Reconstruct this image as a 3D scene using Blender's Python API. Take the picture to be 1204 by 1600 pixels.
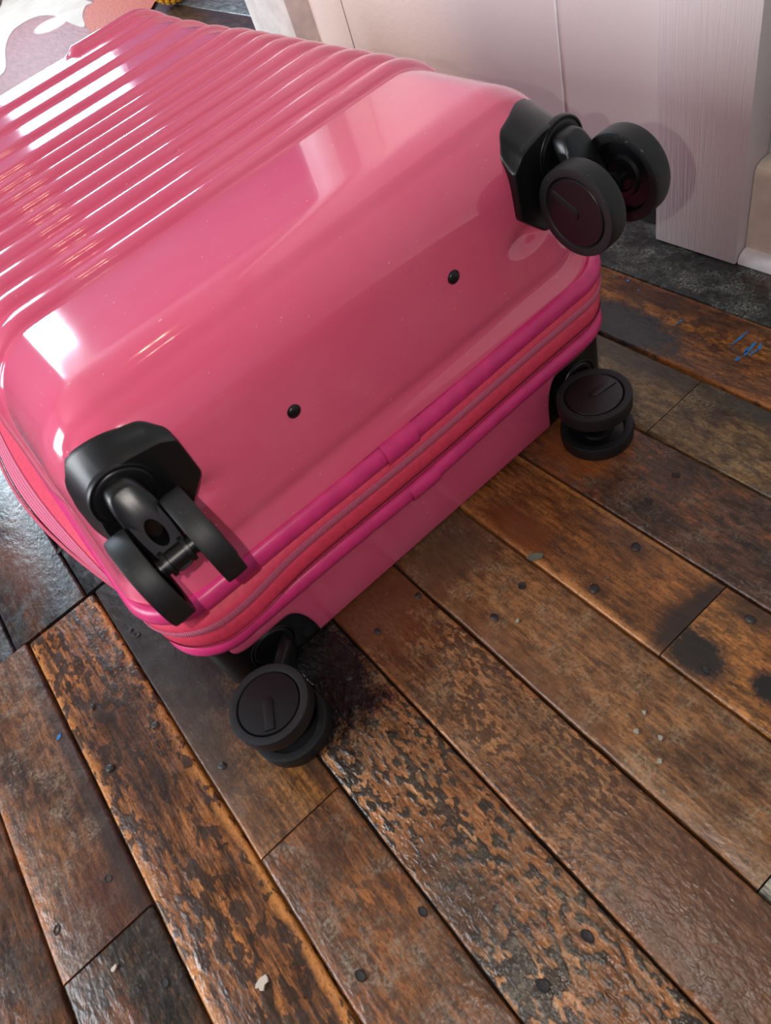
import bpy, bmesh, math, random
import numpy as np
from mathutils import Matrix, Vector
from mathutils import noise as mnoise

for o in list(bpy.data.objects):
    bpy.data.objects.remove(o, do_unlink=True)
scene = bpy.context.scene
C = scene.collection
random.seed(7)
PI = math.pi

# ------------------------------------------------------------------ camera
# calibrated from the vanishing points of the planks (Y) and of the wall's verticals (Z)
H = 0.62                                   # lens height above the floor
FPX = 1106.13                              # focal length for a 1204 x 1600 frame
ROT = np.array([[0.7419216, -0.63695655, 0.20937693],
                [-0.60807721, -0.50765067, 0.61035473],
                [-0.28247911, -0.5801527, -0.76395576]])   # rows: world X, Y, Z in camera (right, down, forward)
cam = bpy.data.cameras.new('camera')
cam.sensor_fit = 'VERTICAL'
cam.sensor_height = 36.0
cam.lens = 36.0 * FPX / 1600.0
cam.clip_start = 0.01
cam_o = bpy.data.objects.new('camera', cam)
C.objects.link(cam_o)
rt, dn, fw = ROT[:, 0], ROT[:, 1], ROT[:, 2]
cam_o.matrix_world = Matrix(((rt[0], -dn[0], -fw[0], 0), (rt[1], -dn[1], -fw[1], 0), (rt[2], -dn[2], -fw[2], H), (0, 0, 0, 1)))
cam.dof.use_dof = True
cam.dof.focus_distance = 0.95
cam.dof.aperture_fstop = 13
scene.camera = cam_o

def floor_at(px, py, z=0.0):
    d = ROT @ np.array([px - 602.0, py - 800.0, FPX])
    t = (z - H) / d[2]
    return float(d[0] * t), float(d[1] * t)

# ------------------------------------------------------------------ view, world, lights
vs = scene.view_settings
vs.view_transform = 'Standard'
vs.look = 'None'
vs.gamma = 1.0
vs.use_curve_mapping = False
vs.exposure = 0.18
w = bpy.data.worlds.new('daylight')
scene.world = w
w.use_nodes = True
w.node_tree.nodes['Background'].inputs[0].default_value = (0.75, 0.87, 1.0, 1)
w.node_tree.nodes['Background'].inputs[1].default_value = 1.0

WIN = [(0.62, 1.32, 0.60, 1.50), (-0.75, 0.22, 0.60, 2.42)]     # far windows: x0, x1, z0, z1
FAR_Y = 4.5
def area(name, loc, rot, sx, sy, power, col):
    l = bpy.data.lights.new(name, 'AREA')
    l.shape = 'RECTANGLE'; l.size = sx; l.size_y = sy; l.energy = power; l.color = col
    o = bpy.data.objects.new(name, l); C.objects.link(o)
    o.location = loc; o.rotation_euler = rot
    return o
for i, (x0, x1, z0, z1) in enumerate(WIN):
    area('window_far_offscreen', ((x0 + x1) / 2, FAR_Y + 0.16, (z0 + z1) / 2), (math.radians(-90), 0, 0), x1 - x0, z1 - z0,
         (x1 - x0) * (z1 - z0) * 72, (0.72, 0.88, 1.0))
# daylight from the opening in the left wall: it gives the cool sheen on the outer flank of the left wheel housing
area('window_left_offscreen', (-2.60, 1.3, 1.5), (0, math.radians(-90), 0), 1.3, 1.4, 85, (0.92, 0.96, 1.0))
# the phone's own flash beside its lens: the shadows of the two upper wheels (on shell and board) converge there
fl = bpy.data.lights.new('phone_flash_offscreen', 'POINT')
fl.energy = 4.8; fl.shadow_soft_size = 0.0035; fl.color = (1.0, 0.93, 0.86)
flo = bpy.data.objects.new('phone_flash_offscreen', fl); C.objects.link(flo)
flo.location = (-0.035, 0.045, 0.63)
# sun falling through the far window onto the rug
sp = bpy.data.lights.new('sun_through_window_offscreen', 'SPOT')
sp.energy = 9900; sp.spot_size = math.radians(1.0); sp.spot_blend = 0.25; sp.shadow_soft_size = 0.01; sp.color = (1.0, 0.95, 0.88)
spo = bpy.data.objects.new('sun_through_window_offscreen', sp); C.objects.link(spo)

# ------------------------------------------------------------------ material helpers
def lin(r, g, b):
    f = lambda c: (c / 255) / 12.92 if c / 255 <= 0.04045 else ((c / 255 + 0.055) / 1.055) ** 2.4
    return (f(r), f(g), f(b), 1.0)

class NB:
    """tiny node builder"""
    def __init__(s, name):
        s.m = bpy.data.materials.new(name); s.m.use_nodes = True
        s.t = s.m.node_tree; s.n = s.t.nodes; s.l = s.t.links
        s.b = s.n['Principled BSDF']
        s._obj = None
    def new(s, kind, **kw):
        n = s.n.new(kind)
        for k, v in kw.items(): setattr(n, k, v)
        return n
    def put(s, sock, v):
        if v is None: return
        if isinstance(v, bpy.types.NodeSocket): s.l.new(v, sock)
        else: sock.default_value = v
    def obj(s):
        if s._obj is None: s._obj = s.new('ShaderNodeTexCoord').outputs['Object']
        return s._obj
    def vmap(s, scale=(1, 1, 1), loc=(0, 0, 0), rot=(0, 0, 0), vec=None):
        n = s.new('ShaderNodeMapping')
        s.put(n.inputs['Vector'], vec or s.obj())
        n.inputs['Location'].default_value = loc; n.inputs['Scale'].default_value = scale; n.inputs['Rotation'].default_value = rot
        return n.outputs[0]
    def noise(s, vec, scale, detail=3, rough=0.55, dist=0.0):
        n = s.new('ShaderNodeTexNoise')
        s.put(n.inputs['Vector'], vec); n.inputs['Scale'].default_value = scale
        n.inputs['Detail'].default_value = detail; n.inputs['Roughness'].default_value = rough; n.inputs['Distortion'].default_value = dist
        return n.outputs['Fac']
    def ramp(s, v, stops):
        n = s.new('ShaderNodeValToRGB'); s.put(n.inputs[0], v)
        e = n.color_ramp.elements
        while len(e) < len(stops): e.new(0.5)
        for i, (p, c) in enumerate(stops):
            e[i].position = p
            e[i].color = c if isinstance(c, tuple) else (c, c, c, 1)
        return n.outputs[0]
    def math(s, op, a, b=0.0, clamp=False):
        n = s.new('ShaderNodeMath', operation=op, use_clamp=clamp)
        s.put(n.inputs[0], a); s.put(n.inputs[1], b)
        return n.outputs[0]
    def mix(s, fac, a, b, mode='MIX'):
        n = s.new('ShaderNodeMix', data_type='RGBA', blend_type=mode)
        s.put(n.inputs[0], fac); s.put(n.inputs[6], a); s.put(n.inputs[7], b)
        return n.outputs[2]
    def rng(s, v, a, b, c=0.0, d=1.0):
        n = s.new('ShaderNodeMapRange'); n.clamp = True
        s.put(n.inputs[0], v)
        for i, q in enumerate((a, b, c, d)): n.inputs[1 + i].default_value = q
        return n.outputs[0]
    def bump(s, h, strength=0.3, dist=0.002, prev=None):
        n = s.new('ShaderNodeBump'); s.put(n.inputs['Height'], h)
        n.inputs['Strength'].default_value = strength; n.inputs['Distance'].default_value = dist
        if prev is not None: s.l.new(prev, n.inputs['Normal'])
        return n.outputs[0]
    def done(s, col=None, rough=None, nrm=None, **kw):
        s.put(s.b.inputs['Base Color'], col); s.put(s.b.inputs['Roughness'], rough)
        if nrm is not None: s.l.new(nrm, s.b.inputs['Normal'])
        for k, v in kw.items(): s.put(s.b.inputs[k], v)
        return s.m

M = {}
# glossy pink polycarbonate
def shell_mat(name, col, rough):
    b = NB(name)
    dust = b.ramp(b.noise(b.vmap((1, 1, 1)), 300, 1, 0.5), [(0.775, 0.0), (0.80, 1.0)])
    veil = b.rng(b.noise(b.obj(), 9, 4, 0.6), 0.45, 0.8, 0.0, 0.06)
    c = b.mix(b.math('ADD', b.math('MULTIPLY', dust, 0.35), veil, True), col, lin(250, 215, 225))
    r = b.rng(b.noise(b.obj(), 14, 4), 0.3, 0.7, rough, rough + 0.04)
    nb = b.bump(b.noise(b.obj(), 5, 2), 0.12, 0.004)
    m = b.done(c, b.math('ADD', r, b.math('MULTIPLY', dust, 0.4)), nb)
    b.b.inputs['Coat Weight'].default_value = 0.5
    b.b.inputs['Coat Roughness'].default_value = 0.03
    return m
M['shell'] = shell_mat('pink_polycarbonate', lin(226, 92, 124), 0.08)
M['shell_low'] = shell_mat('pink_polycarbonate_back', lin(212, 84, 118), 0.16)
def plain(name, col, rough, bump=None, **kw):
    b = NB(name)
    nrm = None
    cc = col
    if bump:
        sc, st, ds = bump
        f = b.noise(b.obj(), sc, 3)
        nrm = b.bump(f, st, ds)
        cc = b.mix(b.rng(f, 0.3, 0.7, 0, 1), tuple(q * 0.88 for q in col[:3]) + (1,), tuple(min(1, q * 1.1) for q in col[:3]) + (1,))
    return b.done(cc, rough, nrm, **kw)
M['piping'] = plain('magenta_piping', lin(214, 52, 118), 0.36, (60, 0.15, 0.002))
M['gusset'] = plain('coral_fabric', lin(222, 62, 92), 0.55, (180, 0.25, 0.001))
M['dark_gap'] = plain('seam_fabric', lin(214, 58, 88), 0.8, (200, 0.2, 0.001))
M['black'] = plain('black_plastic', lin(12, 14, 16), 0.34, (900, 0.12, 0.0004))
M['black_gloss'] = plain('black_plastic_smooth', lin(9, 10, 12), 0.38, (500, 0.08, 0.0003))
M['rubber'] = None
b = NB('black_rubber')
sp_ = b.ramp(b.noise(b.obj(), 420, 2, 0.5), [(0.70, 0.0), (0.76, 1.0)])
M['rubber'] = b.done(b.mix(b.math('MULTIPLY', sp_, 0.5), lin(15, 16, 17), lin(110, 106, 100)), 0.55, b.bump(b.noise(b.obj(), 700, 2), 0.2, 0.0004))
# woven zip tape
b = NB('woven_zip_tape')
def weave(b, sx, sz):
    k = b.new('ShaderNodeTexCoord').outputs['UV']
    v = b.vmap((sx, sz, 1), vec=k)
    sep = b.new('ShaderNodeSeparateXYZ'); b.put(sep.inputs[0], v)
    a = b.math('SINE', b.math('ADD', sep.outputs[0], sep.outputs[1]))
    c = b.math('SINE', b.math('SUBTRACT', sep.outputs[0], sep.outputs[1]))
    return b.math('MULTIPLY', a, c)
wv = weave(b, 1900, 1900)
M['zip'] = b.done(b.mix(b.rng(wv, -0.3, 0.5), lin(228, 66, 110), lin(255, 160, 192)), 0.6, b.bump(wv, 0.8, 0.0012))
b = NB('zip_coil')
wv = weave(b, 1500, 10)
M['coil'] = b.done(b.mix(b.rng(wv, -0.5, 0.5), lin(150, 30, 60), lin(232, 96, 126)), 0.45, b.bump(wv, 0.8, 0.001))
# painted wall panels
b = NB('lilac_white_paint')
n = b.noise(b.obj(), 170, 3, 0.6)
M['wall'] = b.done(b.mix(b.rng(b.noise(b.obj(), 2.5, 3), 0.3, 0.7), lin(216, 206, 203), lin(224, 214, 210)), 0.42, b.bump(n, 0.28, 0.0012))
b = NB('brushed_white_paint')
n = b.noise(b.vmap((60, 420, 9), vec=None), 1.0, 4, 0.6, 0.6)
n2 = b.noise(b.obj(), 140, 3)
M['board'] = b.done(lin(216, 206, 203), 0.40, b.bump(n, 0.6, 0.0014, b.bump(n2, 0.2, 0.0008)))
M['board_side'] = plain('white_paint_trim', lin(232, 226, 218), 0.45, (30, 0.06, 0.0006))
M['skirting'] = plain('cream_gloss_paint', lin(222, 208, 190), 0.28, (30, 0.12, 0.001))
M['wall_grey'] = plain('grey_green_paint', lin(178, 184, 180), 0.6, (150, 0.25, 0.001))
M['ceiling'] = plain('grey_ceiling_paint', lin(150, 146, 142), 0.8, (60, 0.1, 0.001))
M['plaster'] = plain('lilac_plaster', lin(188, 164, 186), 0.75, (40, 0.2, 0.002))
M['frame'] = plain('white_window_paint', lin(232, 232, 230), 0.4, (40, 0.1, 0.001))
M['hide'] = None
b = NB('brown_hide')
g = b.noise(b.vmap((70, 14, 1), rot=(0, 0, 0.5)), 1.0, 3, 0.6, 0.8)
M['hide'] = b.done(b.mix(b.rng(g, 0.35, 0.65), lin(116, 48, 48), lin(146, 74, 72)), 0.6, b.bump(g, 0.7, 0.004))
b = NB('cream_hide')
M['cream'] = b.done(b.mix(b.rng(b.noise(b.obj(), 9, 3), 0.3, 0.7), lin(184, 170, 154), lin(204, 190, 174)), 0.7, b.bump(b.noise(b.obj(), 220, 2), 0.3, 0.001))
b = NB('russet_hide')
g = b.noise(b.vmap((160, 60, 1), rot=(0, 0, 0.9)), 1.0, 3, 0.6)
M['russet'] = b.done(b.mix(b.rng(g, 0.3, 0.7), lin(150, 56, 36), lin(206, 96, 62)), 0.7, b.bump(g, 0.6, 0.003))
M['yellow'] = plain('yellow_yarn', lin(236, 170, 40), 0.75, (160, 0.6, 0.002))
M['iron'] = plain('dark_iron', lin(34, 30, 28), 0.5, (500, 0.6, 0.001))
M['hole'] = plain('painted_hole_shade', lin(34, 30, 28), 0.7, (600, 0.8, 0.001))  # dark colour stands in for the shade inside nail holes
M['blue_paint'] = plain('blue_paint', lin(40, 112, 168), 0.45, (300, 0.3, 0.0005))
M['grey_chip'] = plain('grey_cement', lin(150, 146, 132), 0.8, (400, 0.6, 0.0006))
M['filler'] = plain('dark_filler', lin(92, 94, 80), 0.8, (400, 0.6, 0.0006))
M['subfloor'] = plain('black_joint_dirt', lin(20, 17, 15), 0.9, (200, 0.6, 0.002))

# ------------------------------------------------------------------ object helpers
def tag(o, label=None, cat=None, group=None, kind=None):
    if label: o['label'] = label
    if cat: o['category'] = cat
    if group: o['group'] = group
    if kind: o['kind'] = kind
    return o
def link(name, me, mat, parent=None, smooth=False):
    o = bpy.data.objects.new(name, me); C.objects.link(o)
    if mat is not None and not me.materials: me.materials.append(mat)
    if smooth:
        me.shade_smooth() if hasattr(me, 'shade_smooth') else me.polygons.foreach_set('use_smooth', [True] * len(me.polygons))
    if parent is not None:
        o.parent = parent
        o.matrix_parent_inverse = Matrix.Translation(-parent.location) if parent.type == 'EMPTY' else parent.matrix_parent_inverse.inverted()
        if parent.parent is not None or parent.type != 'EMPTY':
            # parent is a mesh whose vertices are in world coordinates: undo its chain
            o.matrix_parent_inverse = (parent_world(parent)).inverted()
    return o
def parent_world(o):
    m = Matrix.Translation(o.location)
    if o.parent is not None:
        m = parent_world(o.parent) @ o.matrix_parent_inverse @ m
    return m
def mesh(name, verts, faces):
    me = bpy.data.meshes.new(name); me.from_pydata([tuple(v) for v in verts], [], faces); me.update()
    return me
def bm_mesh(name, bm, angle=None):
    bmesh.ops.recalc_face_normals(bm, faces=bm.faces)
    me = bpy.data.meshes.new(name); bm.to_mesh(me); bm.free()
    if angle is not None:
        me.polygons.foreach_set('use_smooth', [True] * len(me.polygons))
        me.set_sharp_from_angle(angle=math.radians(angle))
    return me
def box_bm(bm, x0, x1, y0, y1, z0, z1):
    v = [bm.verts.new(p) for p in ((x0, y0, z0), (x1, y0, z0), (x1, y1, z0), (x0, y1, z0), (x0, y0, z1), (x1, y0, z1), (x1, y1, z1), (x0, y1, z1))]
    for f in ((0, 3, 2, 1), (4, 5, 6, 7), (0, 1, 5, 4), (1, 2, 6, 5), (2, 3, 7, 6), (3, 0, 4, 7)): bm.faces.new([v[i] for i in f])
def box(name, x0, x1, y0, y1, z0, z1, mat, parent=None, bev=0.0, seg=2):
    bm = bmesh.new(); box_bm(bm, x0, x1, y0, y1, z0, z1)
    if bev: bmesh.ops.bevel(bm, geom=list(bm.edges), offset=bev, segments=seg, affect='EDGES', profile=0.5)
    return link(name, bm_mesh(name, bm, 40 if bev else None), mat, parent)
def empty(name, loc):
    o = bpy.data.objects.new(name, None); C.objects.link(o); o.location = loc
    o.empty_display_size = 0.05
    return o

# ------------------------------------------------------------------ floor of reclaimed planks
floor = box('floor', -2.62, 2.3, -2.6, FAR_Y + 0.1, -0.045, -0.0165, M['subfloor'])
tag(floor, 'dark worn reclaimed plank floor', 'floor', kind='structure')

def wood(name, dark, mid, light, seed, pits=0.3, pit_col=(34, 26, 22), pit_scale=70, grime=0.2, grime_col=(96, 86, 78), edge=None, edge_w=0.012,
         grain=0.5, spots=(), rough=0.34, x0=0, x1=0.1, stretch=0.12, streak=0.0, bumpk=1.0, saw=0.0, wet=0.0):
    yl = lambda c: (c[0] * .99, min(255, c[1] * 1.01), c[2] * .97)
    dark, mid, light, pit_col, grime_col = yl(dark), yl(mid), yl(light), yl(pit_col), yl(grime_col)
    up = lambda c: tuple(min(255, q * 1.10) for q in c)
    mid, light = up(mid), up(light)
    b = NB(name)
    sl = (seed * 3.17 % 7, seed * 1.91 % 5, seed * 0.7)
    P = b.vmap(loc=sl)
    G = b.vmap((1, stretch, 1), loc=sl)
    Hf = b.vmap((1, 0.5, 1), loc=sl)
    n_g = b.noise(G, 150, 5, 0.65)
    n_b = b.noise(Hf, 20, 5, 0.62, 0.6)
    n_p = b.math('ADD', b.noise(Hf, pit_scale * 2.1, 2, 0.5, 0.15), b.math('MULTIPLY', b.math('SUBTRACT', n_b, 0.5), 0.75))
    n_f = b.noise(P, 330, 3, 0.6)
    n_w = b.noise(P, 34, 4, 0.7)
    col = b.ramp(n_b, [(0.34, lin(*dark)), (0.50, lin(*mid)), (0.66, lin(*light))])
    # long grain
    gr = b.ramp(n_g, [(0.40, 0.16), (0.56, 1.0), (0.70, 1.25)])
    col = b.mix(min(1, grain * 1.35), col, b.mix(1.0, col, gr, 'MULTIPLY'))
    g2 = b.ramp(b.noise(b.vmap((1, 0.055, 1), loc=sl), 330, 3, 0.6), [(0.40, 0.35), (0.52, 1.0)])
    col = b.mix(grain, col, b.mix(1.0, col, g2, 'MULTIPLY'))
    if streak:
        n_s = b.noise(b.vmap((1, 0.05, 1), loc=sl), 75, 4, 0.7, 0.4)
        col = b.mix(b.math('MULTIPLY', b.rng(n_s, 0.50, 0.60), streak), col, lin(40, 24, 16))
    if saw:
        wv = b.new('ShaderNodeTexWave', wave_type='BANDS', bands_direction='X')
        b.put(wv.inputs['Vector'], b.vmap((0.25, 1, 1), loc=sl, rot=(0, 0, 1.45))); wv.inputs['Scale'].default_value = 38
        wv.inputs['Distortion'].default_value = 2.0; wv.inputs['Detail'].default_value = 2
        col = b.mix(b.math('MULTIPLY', b.rng(wv.outputs['Fac'], 0.5, 0.95), saw), col, lin(*dark))
    # worn edges
    sep = b.new('ShaderNodeSeparateXYZ'); b.put(sep.inputs[0], b.obj())
    X = sep.outputs[0]
    if edge:
        dl = b.math('SUBTRACT', X, x0); dr = b.math('SUBTRACT', x1, X)
        d = b.math('MINIMUM', dl, dr)
        d = b.math('ADD', d, b.math('MULTIPLY', b.math('SUBTRACT', n_w, 0.5), edge_w * 1.6))
        col = b.mix(b.rng(d, edge_w * 0.35, edge_w, 0.85, 0.0), col, lin(*edge))
    fs = b.ramp(b.noise(b.vmap((1, 0.45, 1), loc=sl), 520, 3, 0.7), [(0.36, 1.0), (0.47, 0.0)])
    col = b.mix(b.math('MULTIPLY', fs, 0.62), col, lin(*[c * 0.42 for c in dark]))
    lf = b.ramp(b.noise(b.vmap((1, 0.3, 1), loc=sl), 410, 3, 0.7), [(0.58, 0.0), (0.70, 1.0)])
    col = b.mix(b.math('MULTIPLY', lf, 0.35), col, lin(*[min(255, c * 1.18) for c in light]))
    # knocks and pits
    pm = b.ramp(n_p, [(0.635 - 0.22 * pits, 0.0), (0.685 - 0.22 * pits, 1.0)])
    pa = min(1.0, 0.35 + pits)
    pm2 = b.math('MULTIPLY', pm, pa) if pits > 0 else None
    if pm2: col = b.mix(pm2, col, lin(*pit_col))
    # grey grime and fine pale scratches
    gm = b.math('MULTIPLY', b.rng(n_w, 0.48, 0.68), b.rng(n_f, 0.42, 0.62))
    col = b.mix(b.math('MULTIPLY', gm, min(1, grime * 1.5)), col, lin(*grime_col))
    sc = b.ramp(b.noise(b.vmap((1, 0.35, 1), loc=sl, rot=(0, 0, 0.6)), 260, 2, 0.5, 1.5), [(0.71, 0.0), (0.76, 1.0)])
    col = b.mix(b.math('MULTIPLY', sc, 0.30), col, lin(176, 166, 152))
    # stains / burns / bare patches with their own outlines
    rg = b.rng(n_w, 0.2, 0.8, -0.04, 0.04)
    for (cx, cy, rx, ry, c, amt, soft) in spots:
        v = b.vmap((1 / rx, 1 / ry, 0), loc=(-cx / rx, -cy / ry, 0))
        ln = b.new('ShaderNodeVectorMath', operation='LENGTH'); b.put(ln.inputs[0], v)
        dd = b.math('ADD', ln.outputs['Value'], b.math('MULTIPLY', b.math('SUBTRACT', n_w, 0.5), 1.1))
        dd = b.math('ADD', dd, b.math('MULTIPLY', b.math('SUBTRACT', n_f, 0.5), 0.7))
        col = b.mix(b.math('MULTIPLY', b.rng(dd, 1.0 - soft, 1.0 + soft * 0.5, 1.0, 0.0), amt), col, lin(*c))
    n1 = b.bump(n_p, 0.55 * bumpk * (0.35 + pits), 0.0026)
    n2 = b.bump(n_g, 0.22 * bumpk, 0.0009, n1)
    n3 = b.bump(n_f, 0.26 * bumpk, 0.0008, n2)
    n4 = b.bump(n_b, 0.22, 0.003, n3)
    r = b.rng(n_w, 0.3, 0.75, rough - 0.10, rough + 0.16)
    return b.done(col, r, n4, **{'Specular IOR Level': 0.42 + 0.2 * wet})

BLACK = (20, 18, 18)
plank_id = [0]
def plank(x0, x1, y0, y1, mat, z=None, wob=0.0010, pts_y=14):
    """one floor board: rounded arrises and slightly uneven sides; local frame = world frame"""
    k = plank_id[0]; plank_id[0] += 1
    rnd = random.Random(k)
    z = rnd.uniform(-0.0009, 0.0009) if z is None else z
    g = 0.0010
    a0, a1, b0, b1 = x0 + g, x1 - g, y0 + 0.0006, y1 - 0.0006
    n = max(2, min(26, int((b1 - b0) / 0.045)))
    prof = lambda xl, xr: [(xl, -0.016), (xl, z - 0.0022), (xl + 0.0009, z - 0.0007), (xl + 0.0030, z), (xr - 0.0030, z), (xr - 0.0009, z - 0.0007), (xr, z - 0.0022), (xr, -0.016)]
    V = []; F = []
    s1, s2 = rnd.uniform(0, 50), rnd.uniform(0, 50)
    for i in range(n + 1):
        y = b0 + (b1 - b0) * i / n
        wl = mnoise.noise((s1, y * 14, 0)) * wob * 1.6; wr = mnoise.noise((s2, y * 14, 3)) * wob * 1.6
        for (px, pz) in prof(a0 + abs(wl), a1 - abs(wr)): V.append((px, y, pz))
    m = 8
    for i in range(n):
        for j in range(m - 1):
            F.append((i * m + j, i * m + j + 1, (i + 1) * m + j + 1, (i + 1) * m + j))
    F.append(tuple(range(m))); F.append(tuple(n * m + j for j in reversed(range(m))))
    bm = bmesh.new()
    vs_ = [bm.verts.new(v) for v in V]
    for f in F: bm.faces.new([vs_[q] for q in f])
    return link('plank', bm_mesh('plank', bm, 50), mat, floor)

W = {}
W['A0'] = wood('wood_umber', (58, 38, 28), (96, 60, 38), (122, 76, 46), 1, pits=0.25, grime=0.4, x0=-.434, x1=-.338)
W['B1'] = wood('wood_greyed_orange', (72, 48, 36), (112, 74, 50), (142, 94, 60), 2, pits=0.2, pit_col=(60, 42, 34), grime=0.75, grime_col=(140, 118, 102), edge=(176, 108, 52), edge_w=0.010, x0=-.338, x1=-.215,
               spots=[(-.262, .37, .045, .055, (70, 36, 28), .75, .6), (-.25, .45, .012, .2, (52, 44, 40), .8, .6)])
W['B0'] = wood('wood_charred_orange', (34, 30, 27), (58, 46, 38), (132, 80, 44), 3, pits=0.4, grime=0.4, x0=-.338, x1=-.242, spots=[(-.315, .20, .03, .07, (150, 86, 42), .8, .7)])
W['C'] = wood('wood_orange_streaked', (112, 64, 34), (146, 88, 46), (170, 106, 56), 4, pits=0.52, pit_col=(44, 28, 20), pit_scale=62, grime=0.1, edge=(200, 132, 68), edge_w=0.012, grain=0.75, streak=0.6, x0=-.242, x1=-.147, rough=0.30,
              spots=[(-.19, .52, .04, .07, (44, 30, 24), .7, .7), (-.19, .43, .035, .05, (40, 30, 26), .55, .7)])
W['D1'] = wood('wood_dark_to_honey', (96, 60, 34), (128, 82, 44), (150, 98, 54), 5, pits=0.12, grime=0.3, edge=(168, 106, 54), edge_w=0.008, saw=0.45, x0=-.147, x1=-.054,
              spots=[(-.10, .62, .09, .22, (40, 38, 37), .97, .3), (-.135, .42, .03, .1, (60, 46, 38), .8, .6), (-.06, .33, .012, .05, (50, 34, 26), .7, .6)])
W['D0'] = wood('wood_mottled_russet', (84, 54, 36), (120, 74, 44), (150, 92, 52), 6, pits=0.28, pit_col=(66, 44, 34), grime=0.85, grime_col=(132, 116, 100), x0=-.147, x1=-.054, bumpk=1.2, spots=[(-.10, .255, .03, .025, (64, 42, 30), .6, .7)])
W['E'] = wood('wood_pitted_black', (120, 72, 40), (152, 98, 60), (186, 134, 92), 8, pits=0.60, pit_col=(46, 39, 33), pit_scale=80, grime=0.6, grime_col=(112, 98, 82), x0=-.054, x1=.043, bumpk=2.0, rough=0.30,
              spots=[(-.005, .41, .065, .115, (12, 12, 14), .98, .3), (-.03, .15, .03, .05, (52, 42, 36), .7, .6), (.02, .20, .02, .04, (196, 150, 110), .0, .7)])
W['F'] = wood('wood_tan_dimpled', (98, 62, 40), (132, 88, 56), (160, 112, 74), 9, pits=0.52, pit_col=(66, 42, 28), pit_scale=96, grime=0.35, grime_col=(140, 116, 94), edge=(170, 108, 56), edge_w=0.006, x0=.043, x1=.131, bumpk=1.3,
              spots=[(.085, .43, .08, .085, (96, 54, 32), .92, .35), (.09, .02, .06, .10, (92, 62, 46), .7, .6)])
W['G'] = wood('wood_even_brown', (100, 66, 42), (126, 84, 52), (146, 98, 60), 10, pits=0.10, pit_col=(80, 54, 38), grime=0.6, grime_col=(146, 124, 102), x0=.131, x1=.229, stretch=0.3, bumpk=0.9,
              spots=[(.18, .40, .06, .05, (78, 58, 44), .8, .5), (.14, .28, .02, .14, (92, 56, 36), .6, .6)])
W['G0'] = wood('wood_grey', (110, 104, 92), (140, 134, 118), (160, 154, 138), 11, pits=0.2, grime=0.4, x0=.131, x1=.229)
W['H1'] = wood('wood_amber_scorched', (96, 56, 28), (128, 78, 40), (148, 92, 48), 12, pits=0.10, pit_col=(56, 34, 24), grime=0.12, edge=(178, 120, 66), edge_w=0.009, x0=.229, x1=.324, rough=0.36, bumpk=0.6, stretch=0.2,
              spots=[(.275, .175, .06, .016, (40, 28, 24), .92, .4), (.25, .365, .024, .045, (104, 54, 26), .75, .4), (.30, .26, .02, .035, (62, 40, 26), .6, .8)])
W['H0'] = wood('wood_amber_burnt', (104, 62, 32), (148, 92, 46), (178, 116, 60), 13, pits=0.15, grime=0.15, x0=.229, x1=.324, streak=0.35, stretch=0.3,
              spots=[(.252, .148, .022, .030, (24, 22, 22), .97, .35), (.265, .085, .014, .02, (20, 20, 22), .97, .3), (.31, .14, .016, .03, (60, 40, 28), .7, .7)])
W['I'] = wood('wood_dark_orange_flecks', (54, 38, 32), (82, 52, 38), (138, 80, 42), 14, pits=0.30, pit_col=(44, 32, 28), grime=0.5, grime_col=(112, 98, 88), x0=.324, x1=.428, stretch=0.25, bumpk=1.3,
              spots=[(.37, .385, .05, .05, (150, 84, 40), .55, .5), (.40, .28, .04, .03, (50, 38, 32), .6, .6)])
W['J1'] = wood('wood_olive_tan', (86, 66, 46), (118, 90, 60), (138, 106, 70), 15, pits=0.14, pit_col=(66, 48, 36), grime=0.5, grime_col=(126, 112, 92), x0=.428, x1=.524, stretch=0.4, bumpk=0.9, spots=[(.51, .42, .02, .10, (66, 62, 58), .8, .6)])
W['J0'] = wood('wood_olive_tan_dark', (74, 56, 40), (108, 80, 52), (128, 96, 62), 16, pits=0.18, pit_col=(54, 36, 30), grime=0.6, grime_col=(132, 118, 98), x0=.428, x1=.524, stretch=0.4, spots=[(.515, .28, .018, .08, (58, 54, 50), .8, .6), (.49, .30, .012, .016, (52, 30, 30), .8, .5)])
W['K'] = wood('wood_fiery_orange', (80, 44, 26), (134, 78, 34), (178, 112, 46), 17, pits=0.30, pit_col=(46, 28, 24), pit_scale=60, grime=0.15, x0=.524, x1=.63, stretch=0.25, streak=0.35, rough=0.30, edge=(160, 96, 44), edge_w=0.008,
              spots=[(.552, .475, .036, .085, (40, 44, 46), .97, .3), (.61, .44, .02, .10, (50, 34, 30), .7, .6), (.585, .57, .012, .02, (40, 34, 34), .8, .5)])
W['L'] = wood('wood_slate_black', (34, 36, 38), (48, 50, 50), (64, 62, 60), 18, pits=0.2, pit_col=(26, 26, 27), grime=0.9, grime_col=(128, 130, 126), x0=.63, x1=.735, stretch=0.8, bumpk=1.6, rough=0.36, spots=[(.70, .36, .02, .05, (66, 42, 32), .7, .7)])
W['U0'] = wood('wood_blue_black', (36, 38, 42), (56, 54, 54), (86, 62, 48), 19, pits=0.2, pit_col=(28, 28, 30), grime=0.45, grime_col=(110, 116, 120), x0=-.36, x1=-.258, bumpk=0.8, rough=0.30)
W['U1'] = wood('wood_blue_black_brown', (38, 40, 44), (58, 54, 52), (98, 64, 46), 20, pits=0.15, pit_col=(30, 30, 32), grime=0.35, grime_col=(110, 116, 120), x0=-.258, x1=-.156, bumpk=0.8, rough=0.28, spots=[(-.205, .83, .03, .09, (104, 62, 44), .7, .7)])
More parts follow.
